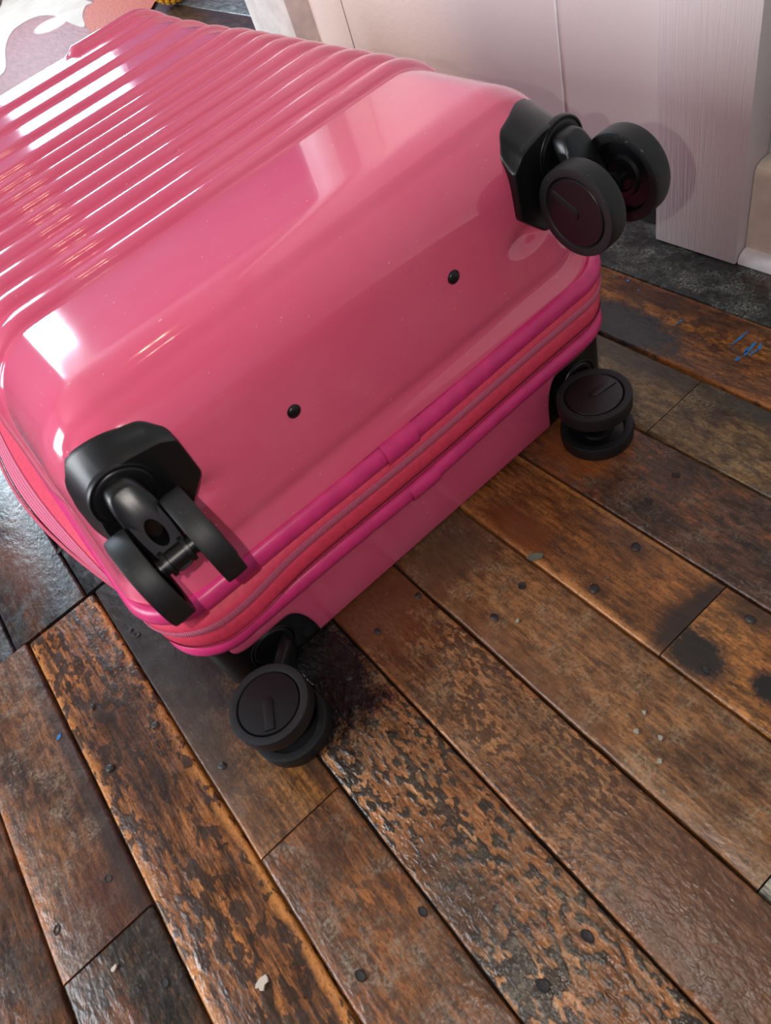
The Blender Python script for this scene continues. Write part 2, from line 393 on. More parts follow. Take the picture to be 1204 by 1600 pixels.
W['U2'] = wood('wood_blue_black_deep', (32, 35, 38), (46, 48, 50), (70, 66, 62), 21, pits=0.2, grime=0.4, grime_col=(110, 118, 122), x0=-.156, x1=-.05, bumpk=0.8, rough=0.30)
W['far'] = wood('wood_far_brown', (60, 44, 36), (92, 64, 46), (122, 82, 54), 22, pits=0.2, grime=0.4)
W['far2'] = wood('wood_far_dark', (40, 36, 34), (60, 50, 44), (92, 64, 46), 23, pits=0.2, grime=0.4)
W['teal'] = wood('wood_far_bluegrey', (92, 100, 102), (128, 138, 140), (156, 164, 164), 24, pits=0.3, pit_col=(60, 62, 62), grime=0.3)

rows = [  # x0, x1, [(y0, y1, wood)]
    (-.434, -.338, [(-.10, .702, 'A0')]),
    (-.338, -.242, [(-.10, .331, 'B0'), (.331, .702, 'B1')]),
    (-.242, -.147, [(-.10, .698, 'C')]),
    (-.147, -.054, [(-.12, .290, 'D0'), (.290, .698, 'D1')]),
    (-.054, .043, [(-.20, .66, 'E')]),
    (.043, .131, [(-.20, .74, 'F')]),
    (.131, .229, [(-.40, .0095, 'G0'), (.0095, .62, 'G')]),
    (.229, .324, [(-.30, .1705, 'H0'), (.1705, .80, 'H1')]),
    (.324, .428, [(-.20, .70, 'I')]),
    (.428, .525, [(-.20, .343, 'J0'), (.343, .86, 'J1')]),
    (.525, .630, [(-.10, .90, 'K')]),
    (.630, .735, [(-.10, .93, 'L')]),
]
P = {}
for (x0, x1, segs) in rows:
    for (y0, y1, k) in segs:
        P[k] = plank(x0, x1, y0, y1, W[k])
# boards beyond the cross joint on the left
for (x0, x1, k) in ((-.46, -.36, 'U2'), (-.36, -.258, 'U0'), (-.258, -.156, 'U1'), (-.156, -.054, 'U2')):
    P.setdefault(k, plank(x0, x1, .702, 1.62, W[k])) if False else P.__setitem__(k, plank(x0, x1, .702, 1.62, W[k]))
# the rest of the room's boards
rr = random.Random(3)
xs_front = [r[0] for r in rows] + [.735]
def fill(x0, x1, y0, y1, far=False):
    y = y0
    while y < y1 - 0.02:
        L_ = rr.uniform(0.7, 1.5); ye = min(y1, y + L_)
        if y1 - ye < 0.25: ye = y1
        k = rr.choice(['far', 'far', 'far2'])
        if far and x0 > 0.95 and y < 3.4 and ye > 1.9: k = 'teal'
        plank(x0, x1, y, ye, W[k], wob=0.0008); y = ye
for (x0, x1, segs) in rows:
    fill(x0, x1, -2.55, segs[0][0])
    if x0 >= -.06: fill(x0, x1, segs[-1][1], FAR_Y, True)
for (x0, x1) in ((-.46, -.36), (-.36, -.258), (-.258, -.156), (-.156, -.054)): fill(x0, x1, 1.62, FAR_Y)
x = -.46
while x > -2.5:
    fill(x - .11, x, .702, FAR_Y); x -= .11
x = -.434
while x > -2.5:
    fill(x - .11, x, -2.55, .702); x -= .11
x = .735
while x < 2.2:
    fill(x, x + .105, 1.55, FAR_Y, True)
    x += .105

# nails and nail holes driven through the boards
def nail(px, py, host, r=0.0045, mat='iron', hole=False):
    r *= 0.72
    bm = bmesh.new(); rnd = random.Random(int(px * 7 + py))
    x, y = floor_at(px, py)
    N = 20; rings = []
    prof = [(1.2, 0.0002), (1.0, 0.0009), (0.8, 0.0004 if hole else 0.0013), (0.45, 0.0002 if hole else 0.0016)]
    ph = rnd.uniform(0, 6); rad = [r * (1 + .13 * math.sin(2 * i * 2 * PI / N + ph) + rnd.uniform(-.06, .06)) for i in range(N)]
    for (k, zz) in prof:
        rings.append([bm.verts.new((x + math.cos(2 * PI * i / N) * rad[i] * k, y + math.sin(2 * PI * i / N) * rad[i] * k * 1.1, zz + 0.0006)) for i in range(N)])
    for a, c in zip(rings[:-1], rings[1:]):
        for i in range(N): bm.faces.new((a[i], a[(i + 1) % N], c[(i + 1) % N], c[i]))
    bm.faces.new(rings[-1])
    return link('nail_hole' if hole else 'nail', bm_mesh('nail', bm, 60), M[mat], P[host])
for (px, py, host, r, hole) in [
    (545, 1060, 'E', .004, False), (590, 987, 'F', .004, False), (653, 931, 'F', .004, False), (772, 965, 'G', .0045, False), (815, 916, 'G', .0045, True),
    (928, 920, 'H1', .0052, False), (993, 855, 'H1', .0052, False), (1055, 743, 'I', .0042, True), (1013, 783, 'I', .0042, True),
    (660, 1425, 'D0', .0042, True), (563, 1525, 'D0', .0048, True), (917, 1463, 'E', .0052, True), (848, 1540, 'E', .0055, True),
    (215, 992, 'D1', .0042, True), (347, 1197, 'D1', .0048, False), (170, 1373, 'B1', .0045, True), (90, 1453, 'B1', .0045, True),
    (258, 1535, 'B0', .0045, True), (1100, 1048, 'H0', .0045, True), (1172, 968, 'H0', .0048, False), (243, 1133, 'C', .0048, False),
    (172, 1200, 'C', .005, False), (145, 1105, 'C', .0042, False), (93, 860, 'U1', .0062, True), (205, 985, 'D1', .003, False)]:
    nail(px, py, host, r, 'hole' if hole else 'iron', hole)
# paint flecks
def fleck(px, py, lx, ly, ang, host, mat='blue_paint', seed=0, name='paint_fleck', h=0.0005):
    x, y = floor_at(px, py); bm = bmesh.new(); rnd = random.Random(seed + int(px))
    N = 12; top = []; bot = []
    ca, sa = math.cos(ang), math.sin(ang)
    for i in range(N):
        t = 2 * PI * i / N; k = rnd.uniform(0.6, 1.25)
        u, v = math.cos(t) * lx * k, math.sin(t) * ly * k
        q = (x + u * ca - v * sa, y + u * sa + v * ca)
        top.append(bm.verts.new((*q, 0.0011 + h))); bot.append(bm.verts.new((*q, 0.0004)))
    bm.faces.new(top); bm.faces.new(bot[::-1])
    for i in range(N): bm.faces.new((bot[i], bot[(i + 1) % N], top[(i + 1) % N], top[i]))
    return link(name, bm_mesh(name, bm), M[mat], P[host] if host else None)
for (px, py, lx, ly, a) in [(1155, 530, .017, .0013, -.05), (1172, 546, .012, .0022, .1), (1187, 543, .006, .0016, .4), (1165, 549, .005, .0018, .3), (1152, 562, .004, .002, 0), (981, 440, .0035, .0022, 0), (1062, 504, .007, .0012, -.1), (997, 455, .002, .0015, 0), (1176, 552, .008, .0012, -.2)]:
    fleck(px, py, lx, ly, a, 'K')
fleck(93, 1153, .0042, .003, .6, 'B1')
for (px, py) in [(1006, 1114), (994, 1144), (1031, 1154), (1030, 1190), (809, 971)]:
    fleck(px, py, .0021, .0021, 0, 'G', 'grey_chip', name='grit_speck', h=.0012)
fleck(835, 871, .0085, .0045, -.7, 'H1', 'filler', name='filler_patch', h=.0002)
chip = fleck(410, 1536, .0058, .0044, .4, None, 'cream', 5, 'paint_chip', .0018)
tag(chip, 'small white flake of paint lying on orange streaked plank', 'paint flake')
chip = fleck(180, 1513, .0030, .0020, .4, None, 'cream', 9, 'paint_chip', .0012)
tag(chip, 'tiny cream flake lying on dark charred plank', 'paint flake')

# ------------------------------------------------------------------ right wall, casing, skirting
def struct(o, label, cat): return tag(o, label, cat, kind='structure')
WX = .768
wr = struct(box('wall_right', WX + .004, WX + .10, .43, 1.60, -.0, 2.5, M['plaster']), 'white painted panelled wall beside the pink suitcase', 'wall')
for (y0, y1) in ((.50, .7525), (.7545, 1.2515), (1.2535, 1.60)):
    o = box('panel', WX, WX + .012, y0, y1, 0.006, 2.5, M['wall'], wr, 0.0009, 1)
box('caulk_bead', WX - .0012, WX + .004, .7512, .7558, .006, 2.5, M['frame'], wr, .0008, 1)
t1 = struct(box('trim_1', .705, WX + .03, .431, .549, 0.0005, 2.5, M['board'], None, 0.0016, 2), 'white brush-painted upright board at the end of wall', 'trim')
wg = struct(box('wall_right_near', .745, .86, -2.6, .4305, 0, 2.5, M['wall_grey']), 'grey green painted wall beyond the upright board', 'wall')
# skirting board with rounded top and a bead at the floor
bm = bmesh.new()
pr = [(.7452, 0), (.722, 0), (.722, .108), (.7225, .115), (.726, .120), (.732, .1225), (.7452, .1225)]
def extrude_y(bm, pr, y0, y1):
    a = [bm.verts.new((x, y0, z)) for x, z in pr]; c = [bm.verts.new((x, y1, z)) for x, z in pr]
    n = len(pr)
    bm.faces.new(a[::-1]); bm.faces.new(c)
    for i in range(n): bm.faces.new((a[i], a[(i + 1) % n], c[(i + 1) % n], c[i]))
extrude_y(bm, pr, -2.5, .4300)
bb = struct(link('baseboard_right', bm_mesh('baseboard_right', bm, 35), M['skirting']), 'cream gloss skirting board at the foot of grey wall', 'baseboard')
bm = bmesh.new()
extrude_y(bm, [(.722, .0005), (.708, .0005), (.7085, .008), (.712, .013), (.718, .0155), (.722, .016)], -2.5, .4295)
link('floor_bead', bm_mesh('floor_bead', bm, 40), M['frame'], bb)
struct(box('trim_2', .720, WX + .02, 1.362, 1.478, 0.0005, 2.5, M['board_side'], None, 0.002, 2), 'pale post standing proud of the panelled wall', 'trim')
struct(box('trim_3', .736, WX + .03, 1.478, 1.552, 0.0005, 2.5, M['board_side'], None, 0.004, 2), 'narrow jamb strip beside pale post', 'trim')
# the rest of the room
struct(box('wall_right_far', 2.2, 2.3, 1.5, FAR_Y, 0, 2.5, M['plaster']), 'plaster wall of the room beyond', 'wall')
struct(box('wall_return', WX + .1, 2.2, 1.5, 1.6, 0, 2.5, M['plaster']), 'plaster return wall behind the panelled wall', 'wall')
wl = struct(box('wall_left', -2.62, -2.52, -2.55, 0.55, 0, 2.5, M['plaster']), 'plaster wall on the left of the room', 'wall')
box('wall_section', -2.62, -2.52, 2.05, FAR_Y, 0, 2.5, M['plaster'], wl)
box('wall_section', -2.62, -2.52, .55, 2.05, 0, .8, M['plaster'], wl)
box('wall_section', -2.62, -2.52, .55, 2.05, 2.2, 2.5, M['plaster'], wl)
wb = struct(box('wall_back', -2.52, -1.2, -2.6, -2.5, 0, 2.5, M['plaster']), 'plaster wall behind the camera', 'wall')
box('wall_section', .4, .745, -2.6, -2.5, 0, 2.5, M['plaster'], wb)
box('wall_section', -1.2, .4, -2.6, -2.5, 0, 2.5, M['plaster'], wb)
struct(box('ceiling', -2.62, 2.3, -2.6, FAR_Y + .1, 2.5, 2.56, M['ceiling']), 'grey painted ceiling', 'ceiling')
# far wall around its two windows
(ax0, ax1, az0, az1), (bx0, bx1, bz0, bz1) = WIN
wf = struct(box('wall_far', -2.52, bx0, FAR_Y, FAR_Y + .1, 0, 2.5, M['plaster']), 'lilac plaster wall with two windows at the far end', 'wall')
for (x0, x1, z0, z1) in ((bx1, ax0, 0, 2.5), (ax1, 2.2, 0, 2.5), (bx0, bx1, 0, bz0), (bx0, bx1, bz1, 2.5), (ax0, ax1, 0, az0), (ax0, ax1, az1, 2.5)):
    box('wall_section', x0, x1, FAR_Y, FAR_Y + .1, z0, z1, M['plaster'], wf)
# window glazing: thin clear panes
gm = bpy.data.materials.new('window_glass'); gm.use_nodes = True
nt = gm.node_tree; nt.nodes.remove(nt.nodes['Principled BSDF'])
tr = nt.nodes.new('ShaderNodeBsdfTransparent'); gl = nt.nodes.new('ShaderNodeBsdfGlossy'); mx = nt.nodes.new('ShaderNodeMixShader')
gl.inputs['Roughness'].default_value = 0.02; mx.inputs[0].default_value = 0.06
nt.links.new(tr.outputs[0], mx.inputs[1]); nt.links.new(gl.outputs[0], mx.inputs[2]); nt.links.new(mx.outputs[0], nt.nodes['Material Output'].inputs[0])
M['glass'] = gm
for i, (x0, x1, z0, z1) in enumerate(WIN):
    fr = struct(box('window_%d' % (i + 1), x0, x1, FAR_Y + .03, FAR_Y + .07, z0, z0 + .035, M['frame']), ('low' if i == 0 else 'tall') + ' white framed window in the far wall', 'window')
    box('window_rail', x0, x1, FAR_Y + .03, FAR_Y + .07, z1 - .035, z1, M['frame'], fr)
    box('window_stile', x0, x0 + .035, FAR_Y + .03, FAR_Y + .07, z0 + .035, z1 - .035, M['frame'], fr)
    box('window_stile', x1 - .035, x1, FAR_Y + .03, FAR_Y + .07, z0 + .035, z1 - .035, M['frame'], fr)
    xm = (x0 + x1) / 2
    box('glazing_bar', xm - .01, xm + .01, FAR_Y + .04, FAR_Y + .06, z0 + .035, z1 - .035, M['frame'], fr)
    zm = (z0 + z1) / 2
    for (p0, p1) in ((x0 + .035, xm - .01), (xm + .01, x1 - .035)):
        box('pane', p0, p1, FAR_Y + .048, FAR_Y + .052, z0 + .035, z1 - .035, M['glass'], fr)

# ceiling spotlights (twin heads)
em = bpy.data.materials.new('warm_lamp_glass'); em.use_nodes = True
eb = em.node_tree.nodes['Principled BSDF']
eb.inputs['Emission Color'].default_value = (1.0, 0.80, 0.48, 1); eb.inputs['Emission Strength'].default_value = 60
def spot_lamp(x, y, label):
    e = empty('ceiling_spotlight', (x, y, 2.5))
    tag(e, label, 'ceiling lamp', 'twin ceiling spotlights')
    box('base_plate', x - .06, x + .06, y - .03, y + .03, 2.488, 2.4995, M['frame'], e, .003, 2)
    for s in (-1, 1):
        bm = bmesh.new()
        bmesh.ops.create_cone(bm, cap_ends=True, segments=24, radius1=.026, radius2=.02, depth=.07, matrix=Matrix.Translation((x + s * .035, y, 2.453)))
        hd = link('lamp_head', bm_mesh('lamp_head', bm, 40), M['frame'], e)
        bm = bmesh.new()
        bmesh.ops.create_cone(bm, cap_ends=True, segments=24, radius1=.021, radius2=.021, depth=.004, matrix=Matrix.Translation((x + s * .035, y, 2.4165)))
        link('bulb_offscreen', bm_mesh('bulb_offscreen', bm, 40), em, hd)
spot_lamp(.30, 1.25, 'white twin ceiling spotlight above the pink suitcase')
wl_ = bpy.data.lights.new('ceiling_spotlight_offscreen', 'SPOT'); wl_.energy = 260; wl_.spot_size = math.radians(15); wl_.spot_blend = 1.0; wl_.color = (1.0, .72, .42); wl_.shadow_soft_size = .02
wlo = bpy.data.objects.new('ceiling_spotlight_offscreen', wl_); C.objects.link(wlo); wlo.location = (.335, 1.25, 2.405)
wlo.rotation_euler = (Vector((.768, 1.19, .34)) - wlo.location).to_track_quat('-Z', 'Y').to_euler()
spot_lamp(.30, .55, 'white twin ceiling spotlight above the worn floor')

# ------------------------------------------------------------------ hide rug and yellow knitted ball, far end
def poly_slab(name, pix, z0, z1, mat, parent, sub=0):
    bm = bmesh.new()
    pts = [floor_at(*q) for q in pix]
    # smooth closed outline (Catmull-Rom)
    out = []
    n = len(pts)
    for i in range(n):
        p0, p1, p2, p3 = (np.array(pts[(i + k) % n]) for k in (-1, 0, 1, 2))
        for t in (0, .25, .5, .75):
            out.append(0.5 * (2 * p1 + (p2 - p0) * t + (2 * p0 - 5 * p1 + 4 * p2 - p3) * t * t + (3 * p1 - p0 - 3 * p2 + p3) * t ** 3))
    top = [bm.verts.new((*q, z1)) for q in out]; bot = [bm.verts.new((*q, z0)) for q in out]
    bm.faces.new(top); bm.faces.new(bot[::-1])
    m = len(out)
    for i in range(m): bm.faces.new((bot[i], bot[(i + 1) % m], top[(i + 1) % m], top[i]))
    return link(name, bm_mesh(name, bm), mat, parent)
rug = empty('hide_rug', (.62, 3.0, 0))
tag(rug, 'brown, russet and cream patched hide rug beyond the pink suitcase', 'rug')
def slab_xy(name, pts, z0, z1, mat, parent):
    bm = bmesh.new(); m = len(pts)
    top = [bm.verts.new((*q, z1)) for q in pts]; bot = [bm.verts.new((*q, z0)) for q in pts]
    bm.faces.new(top); bm.faces.new(bot[::-1])
    for i in range(m): bm.faces.new((bot[i], bot[(i + 1) % m], top[(i + 1) % m], top[i]))
    return link(name, bm_mesh(name, bm), mat, parent)
rx, ry = .45, 3.1
outline = []
for i in range(60):
    t = 2 * PI * i / 60
    k = 1 + .08 * math.sin(5 * t + 1) + .05 * math.sin(9 * t)
    outline.append((.45 + .56 * k * math.cos(t), 3.1 + .95 * k * math.sin(t)))
slab_xy('hide_base', outline, .0016, .0070, M['hide'], rug)
poly_slab('cream_patch', [(-30, 35), (0, 19), (14, -12), (60, -30), (100, -8), (132, 3), (146, 8), (136, 13), (131, 28), (134, 46), (114, 41), (85, 28), (55, 31), (22, 52), (11, 80), (9, 117), (-30, 125)], .0070, .0085, M['cream'], rug)
poly_slab('russet_patch', [(138, 14), (150, 6), (132, -2), (150, -14), (235, -8), (243, 8), (215, 40), (160, 60), (137, 46), (133, 28)], .0071, .0082, M['russet'], rug)

yb = empty('knitted_ball', (0, 0, 0))
yx, yy = floor_at(283, 11)
yr = .085
yy += yr * .75; yx += .02
yb.location = (yx, yy, 0)
tag(yb, 'golden yellow knitted ball standing on the floor beside the hide rug', 'ball')
bm = bmesh.new()
bmesh.ops.create_icosphere(bm, subdivisions=4, radius=yr * .93, matrix=Matrix.Translation((yx, yy, yr)))
link('core', bm_mesh('core', bm, 180), M['yellow'], yb)
bm = bmesh.new()
ga = PI * (3 - math.sqrt(5)); NL = 240
for i in range(NL):
    zc = 1 - 2 * (i + .5) / NL; rc = math.sqrt(1 - zc * zc)
    d = Vector((math.cos(ga * i) * rc, math.sin(ga * i) * rc, zc))
    q = d.to_track_quat('Z', 'Y').to_matrix().to_4x4()
    mt = Matrix.Translation(Vector((yx, yy, yr)) + d * yr * .93) @ q @ Matrix.Diagonal((1.25, .8, .7, 1))
    bmesh.ops.create_uvsphere(bm, u_segments=8, v_segments=5, radius=.0085, matrix=mt)
o = link('stitches', bm_mesh('stitches', bm, 180), M['yellow'], yb); o['kind'] = 'stuff'

# sun shaft through the low window
tx, ty = floor_at(82, 42)
spo.location = (.88, FAR_Y + .45, 1.72)
dv = Vector((tx, ty, 0)) - spo.location
spo.location = Vector((tx, ty, 0)) - dv.normalized() * 7.8      # well outside the window, on the same line
spo.rotation_euler = dv.to_track_quat('-Z', 'Y').to_euler()

# ------------------------------------------------------------------ the suitcase
CX, YF, YB, ZT = .199, .428, 1.272, .356          # centre, wheel end, handle end, top
HXU = .253                                         # half width of the shells
suit = empty('suitcase', (CX, (YF + YB) / 2, 0))
tag(suit, 'glossy pink ribbed hard-shell suitcase lying flat on plank floor, four black twin wheels', 'suitcase')

RID = [.606, .646, .686, .727, .767, .806, .844, .883, .922, .990, 1.066, 1.143, 1.208]
def ridge_h(y, x):
    h = 0.0
    for i, c in enumerate(RID):
        d = y - c
        hw = .0128 if i < 9 else (.0095 if i < 12 else .014)
        if abs(d) < hw:
            u = d / hw
            k = (1 - u * u) ** 0.75
            if i == len(RID) - 1: k *= min(1, max(0, (x - .285) / .012))
            h = max(h, (.0070 if i < 9 else (.0050 if i < 12 else .0085)) * k)
    return h
def upper_shell():
    r = .060
    hx, hy, cy = HXU, (YB - YF) / 2, (YB + YF) / 2
    z0 = .168
    tanv = [r * math.tan(math.radians(a)) / 1.0 for a in (0, 6, 12, 18, 24, 30, 36, 41, 45)]
    def axis(lo, hi, mids):
        a = [lo + r - t for t in tanv[::-1]]
        b_ = [hi - r + t for t in tanv]
        return a + mids + b_
    xs = axis(-hx, hx, list(np.linspace(-hx + r, hx - r, 42)[1:-1]))
    ymid = [y for y in np.arange(YF + r + .006, .585, .008)] + [y for y in np.arange(.586, YB - r - .001, .0015)]
    ys = axis(YF, YB, ymid)
    zs = [z0, z0 + .003, z0 + .006, z0 + .010, z0 + .015, z0 + .022, z0 + .032, z0 + .05, z0 + .075, z0 + .10] + [ZT - r + t for t in tanv]
    bm = bmesh.new()
    def mp(x, y, z):
        ix = max(-hx + r, min(hx - r, x)); iy = max(YF + r, min(YB - r, y)); iz = min(ZT - r, z)
        d = Vector((x - ix, y - iy, z - iz)); L_ = d.length
        n_ = d / L_ if L_ > 1e-9 else Vector((0, 0, 1))
        p = Vector((ix, iy, iz)) + n_ * r
        # moulded ribs
        side = max(0.0, 1 - abs(n_.y) * 1.6)
        zfade = min(1, max(0, (p.z - .185) / .02))
        hgt = ridge_h(p.y, p.x + CX) * side * zfade
        if p.y > YB - r: hgt *= max(0, 1 - (p.y - YB + r) / .03)
        # rolled lip towards the seam
        nh = Vector((n_.x, n_.y, 0))
        if p.z < .215: hgt += .0045 * math.exp(-((p.z - .168) / .011) ** 2) - .0022 * math.exp(-((p.z - .192) / .008) ** 2)
        q = p + n_ * hgt
        # scoop in the wheel end just below each wheel housing
        if n_.y < -.5:
            for s in (-1, 1):
                dx = (q.x - s * .172) / .020; dz = (q.z - .248) / .012
                q.y += .006 * math.exp(-(dx * dx + dz * dz) * 1.2)
            # gentle draft
            q.y += max(0, (q.z - .20)) * .02
        tq = max(0.0, min(1.0, (ZT - q.z) / (ZT - .172)))
        q.x *= 1 + (.281 / HXU - 1) * tq ** 1.3
        q.x += CX
        return q
    def grid(fn, us, vs):
        vv = [[bm.verts.new(fn(u, v)) for v in vs] for u in us]
        for i in range(len(us) - 1):
            for j in range(len(vs) - 1):
                try: bm.faces.new((vv[i][j], vv[i + 1][j], vv[i + 1][j + 1], vv[i][j + 1]))
                except ValueError: pass
    xf = axis(-hx, hx, list(np.linspace(-hx + r, hx - r, 120)[1:-1]))
    zf = [z0, z0 + .003, z0 + .006, z0 + .010, z0 + .015] + list(np.linspace(z0 + .02, ZT - r, 30)[:-1]) + [ZT - r + t for t in tanv]
    grid(lambda x, y: mp(x, y, ZT), xs, ys)
    grid(lambda x, z: mp(x, YF, z), xf, zf)
    grid(lambda x, z: mp(x, YB, z), xs, zs)
    grid(lambda y, z: mp(-hx, y, z), ys, zs)
    grid(lambda y, z: mp(hx, y, z), ys, zs)
    bmesh.ops.remove_doubles(bm, verts=bm.verts, dist=1e-5)
    return bm_mesh('upper_shell', bm, 180)
us = link('upper_shell', upper_shell(), M['shell'], suit)

# path round the case: rounded rectangle, point + outward normal + running length
def path(hx, y0, y1, rc, n_corner=14, n_side=60, n_front=60):
    pts = []
    def arc(cx, cy, a0):
        for i in range(n_corner + 1):
            a = a0 + (PI / 2) * i / n_corner
            pts.append((cx + rc * math.cos(a), cy + rc * math.sin(a), math.cos(a), math.sin(a)))
    def seg(xa, ya, xb, yb, nx, ny, n):
        for i in range(1, n): pts.append((xa + (xb - xa) * i / n, ya + (yb - ya) * i / n, nx, ny))
    L_, R_ = CX - hx, CX + hx
    arc(L_ + rc, y0 + rc, PI); seg(L_ + rc, y0, R_ - rc, y0, 0, -1, n_front)
    arc(R_ - rc, y0 + rc, 1.5 * PI); seg(R_, y0 + rc, R_, y1 - rc, 1, 0, n_side)
    arc(R_ - rc, y1 - rc, 0); seg(R_ - rc, y1, L_ + rc, y1, 0, 1, n_front)
    arc(L_ + rc, y1 - rc, PI / 2); seg(L_, y1 - rc, L_, y0 + rc, -1, 0, n_side)
    return pts
def bulge(x, y):
    """the soft expander belly hangs outwards on the left side of the case"""
    if x > CX - .18: return 0.0
    t = (y - .50) / .55
    return .042 * math.sin(PI * t) ** 1.0 if 0 < t < 1 else 0.0
def sweep(name, prof, pts, mat, parent, closed_prof=False, zfun=None, belly=0.0, closed=True, rng_=None):
    me_v, me_f, uv = [], [], []
    n, m = len(pts), len(prof); s = 0; S = []
    for i in range(n):
        if i: s += math.hypot(pts[i][0] - pts[i - 1][0], pts[i][1] - pts[i - 1][1])
        S.append(s)
        x, y, nx, ny = pts[i]
        bl = bulge(x, y)
        for j_, (o_, z_) in enumerate(prof):
            bo = bl * (belly[j_] if isinstance(belly, (list, tuple)) else belly)
            dz = zfun(x, y) if zfun else 0
            me_v.append((x + nx * (o_ + bo), y + ny * (o_ + bo), z_ + dz))
    arc = [0]
    for j in range(1, m): arc.append(arc[-1] + math.hypot(prof[j][0] - prof[j - 1][0], prof[j][1] - prof[j - 1][1]))
    arc.append(arc[-1] + .004)
    mm = m if closed_prof else m - 1
    for i in range(n if closed else n - 1):
        i2 = (i + 1) % n
        s2 = S[i2] if i2 else S[-1] + .005
        for j in range(mm):
            j2 = (j + 1) % m
            me_f.append((i * m + j, i2 * m + j, i2 * m + j2, i * m + j2))
            uv += [(S[i], arc[j]), (s2, arc[j]), (s2, arc[j + 1]), (S[i], arc[j + 1])]
    me = mesh(name, me_v, me_f)
    l_ = me.uv_layers.new(name='UVMap')
    l_.data.foreach_set('uv', [c for q in uv for c in q])
    me.polygons.foreach_set('use_smooth', [True] * len(me.polygons))
    return link(name, me, mat, parent)

HXL = .277                                         # half width of the back shell
band = path(.2815, .4245, YB + .003, .050)
# lower (back) shell
prl = [(-.03, .0012), (-.010, .0012), (-.004, .0028), (-.001, .007), (0, .012), (.0005, .04), (.0006, .07), (.001, .078), (.002, .082), (.0, .086), (-.012, .087)]
XIN, ZARCH = .172, .057
def arch(S):
    """height of the shell's lower edge over a wheel housing, S metres from the housing's inner end"""
    u = max(0.0, min(1.0, S / .022))
    return ZARCH * math.sqrt(max(0.0, 1 - (1 - u) ** 2.4))
def lower_shell():
    # front run resampled so that the cut-outs at both corners are well described
    rc = .045; pts = []                              # x, y, nx, ny, S (distance into a housing; <0 outside)
    Sarc = PI / 2 * rc
    half = []
    for x_ in list(np.linspace(0, XIN - .004, 24)) + [XIN - .002]: half.append((x_, YF, 0, -1, -1))
    for S_ in (0, .0003, .001, .002, .0035, .0055, .008, .011, .015, .02, .03, .045, .0595): half.append((XIN + S_, YF, 0, -1, S_)) 
    for i in range(1, 19):
        a_ = -PI / 2 + PI / 2 * i / 18
        half.append((HXL - rc + rc * math.cos(a_), YF + rc + rc * math.sin(a_), math.cos(a_), math.sin(a_), .060 + rc * (a_ + PI / 2)))
    S0 = .060 + Sarc
    for d_ in (.006, .012, .016, .019, .022, .0245, .026): half.append((HXL, YF + rc + d_, 1, 0, S0 + d_))
    Send = S0 + .0262
    half.append((HXL, YF + rc + .0265, 1, 0, -1))
    half = [(x_, y_, nx, ny, S_, Send) for x_, y_, nx, ny, S_ in half]
    for d_ in np.linspace(.04, YB - YF - 2 * rc, 14): half.append((HXL, YF + rc + d_, 1, 0, -1, Send))
    for i in range(1, 11):
        a_ = PI / 2 * i / 10
        half.append((HXL - rc + rc * math.cos(a_), YB - rc + rc * math.sin(a_), math.cos(a_), math.sin(a_), -1, Send))
    half.append((0, YB, 0, 1, -1, Send))
    ring = list(half) + [(-h[0], h[1], -h[2], h[3], h[4], h[5]) for h in half[-2:0:-1]]
    V, F = [], []; m = 12
    for (x_, y_, nx, ny, S_, Se) in ring:
        if S_ >= 0:
            zb = min(arch(S_), arch((Se - S_))) * (1.17 if x_ > 0 else 1.0)
            zb = max(zb, .0012)
        else: zb = .0012
        k = zb / ZARCH
        h_ = .086 - zb
        # (offset, z): a rolled return into the housing, then the outer wall
        prof = [(-.020, zb + .0005), (-.012, zb), (-.006, zb + .0004), (-.0028, zb + .0018), (-.0008, zb + .0045), (0, zb + .008)]
        prof += [(.0005, zb + .008 + (h_ - .018) * q) for q in (.33, .66, 1.0)] + [(.0012, .080), (.001, .084), (-.012, .087)]
        for o_, z_ in prof: V.append((CX + x_ + nx * o_, y_ + ny * o_, z_))
    n = len(ring)
    for i in range(n):
        i2 = (i + 1) % n
        for j in range(m - 1): F.append((i * m + j, i2 * m + j, i2 * m + j + 1, i * m + j + 1))
    me = mesh('lower_shell', V, F)
    bm = bmesh.new(); bm.from_mesh(me)
    return bm_mesh('lower_shell', bm, 75)
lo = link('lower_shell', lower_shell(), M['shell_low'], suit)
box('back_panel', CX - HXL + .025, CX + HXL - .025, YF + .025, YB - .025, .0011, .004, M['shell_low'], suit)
# soft band between the shells
def sag(x, y):
    t = (x - CX) / .25
    return -.004 * math.exp(-((x - .20) / .12) ** 2) + (0.004 if y > .5 else 0) * 0
def sag_corner(x, y):
    return sag(x, y) - .012 * math.exp(-(((x + .02) / .05) ** 2 + ((y - .44) / .05) ** 2))
def tube(ro, rz, zc, oc=0.0, n=14): return [(oc + ro * math.cos(2 * PI * i / n), zc + rz * math.sin(2 * PI * i / n)) for i in range(n)]
sweep('seam_lining', [(-.006, .088), (-.004, .10), (-.004, .15), (-.006, .175)], band, M['dark_gap'], suit, belly=[0, .35, .3, 0])
def sag_low(x, y): return -.0045 * math.exp(-((x - .20) / .09) ** 2) if y < .6 else 0.0
lp = sweep('lower_piping', tube(.0065, .0095, .0925, .0005), band, M['piping'], suit, True, zfun=sag_low)
gu = sweep('expander_gusset', [(-.004, .104), (.001, .106), (.0045, .110), (.006, .117), (.0055, .125), (.003, .1315), (-.003, .1335)], band, M['gusset'], suit, zfun=sag_corner, belly=[.25, .35, .5, .65, .8, .92, .92])
sweep('stitch_row', [(.0015, .1045), (.0036, .1055), (.0056, .1085), (.0062, .1115)], band, M['coil'], gu, zfun=sag_corner, belly=[.3, .35, .45, .52])
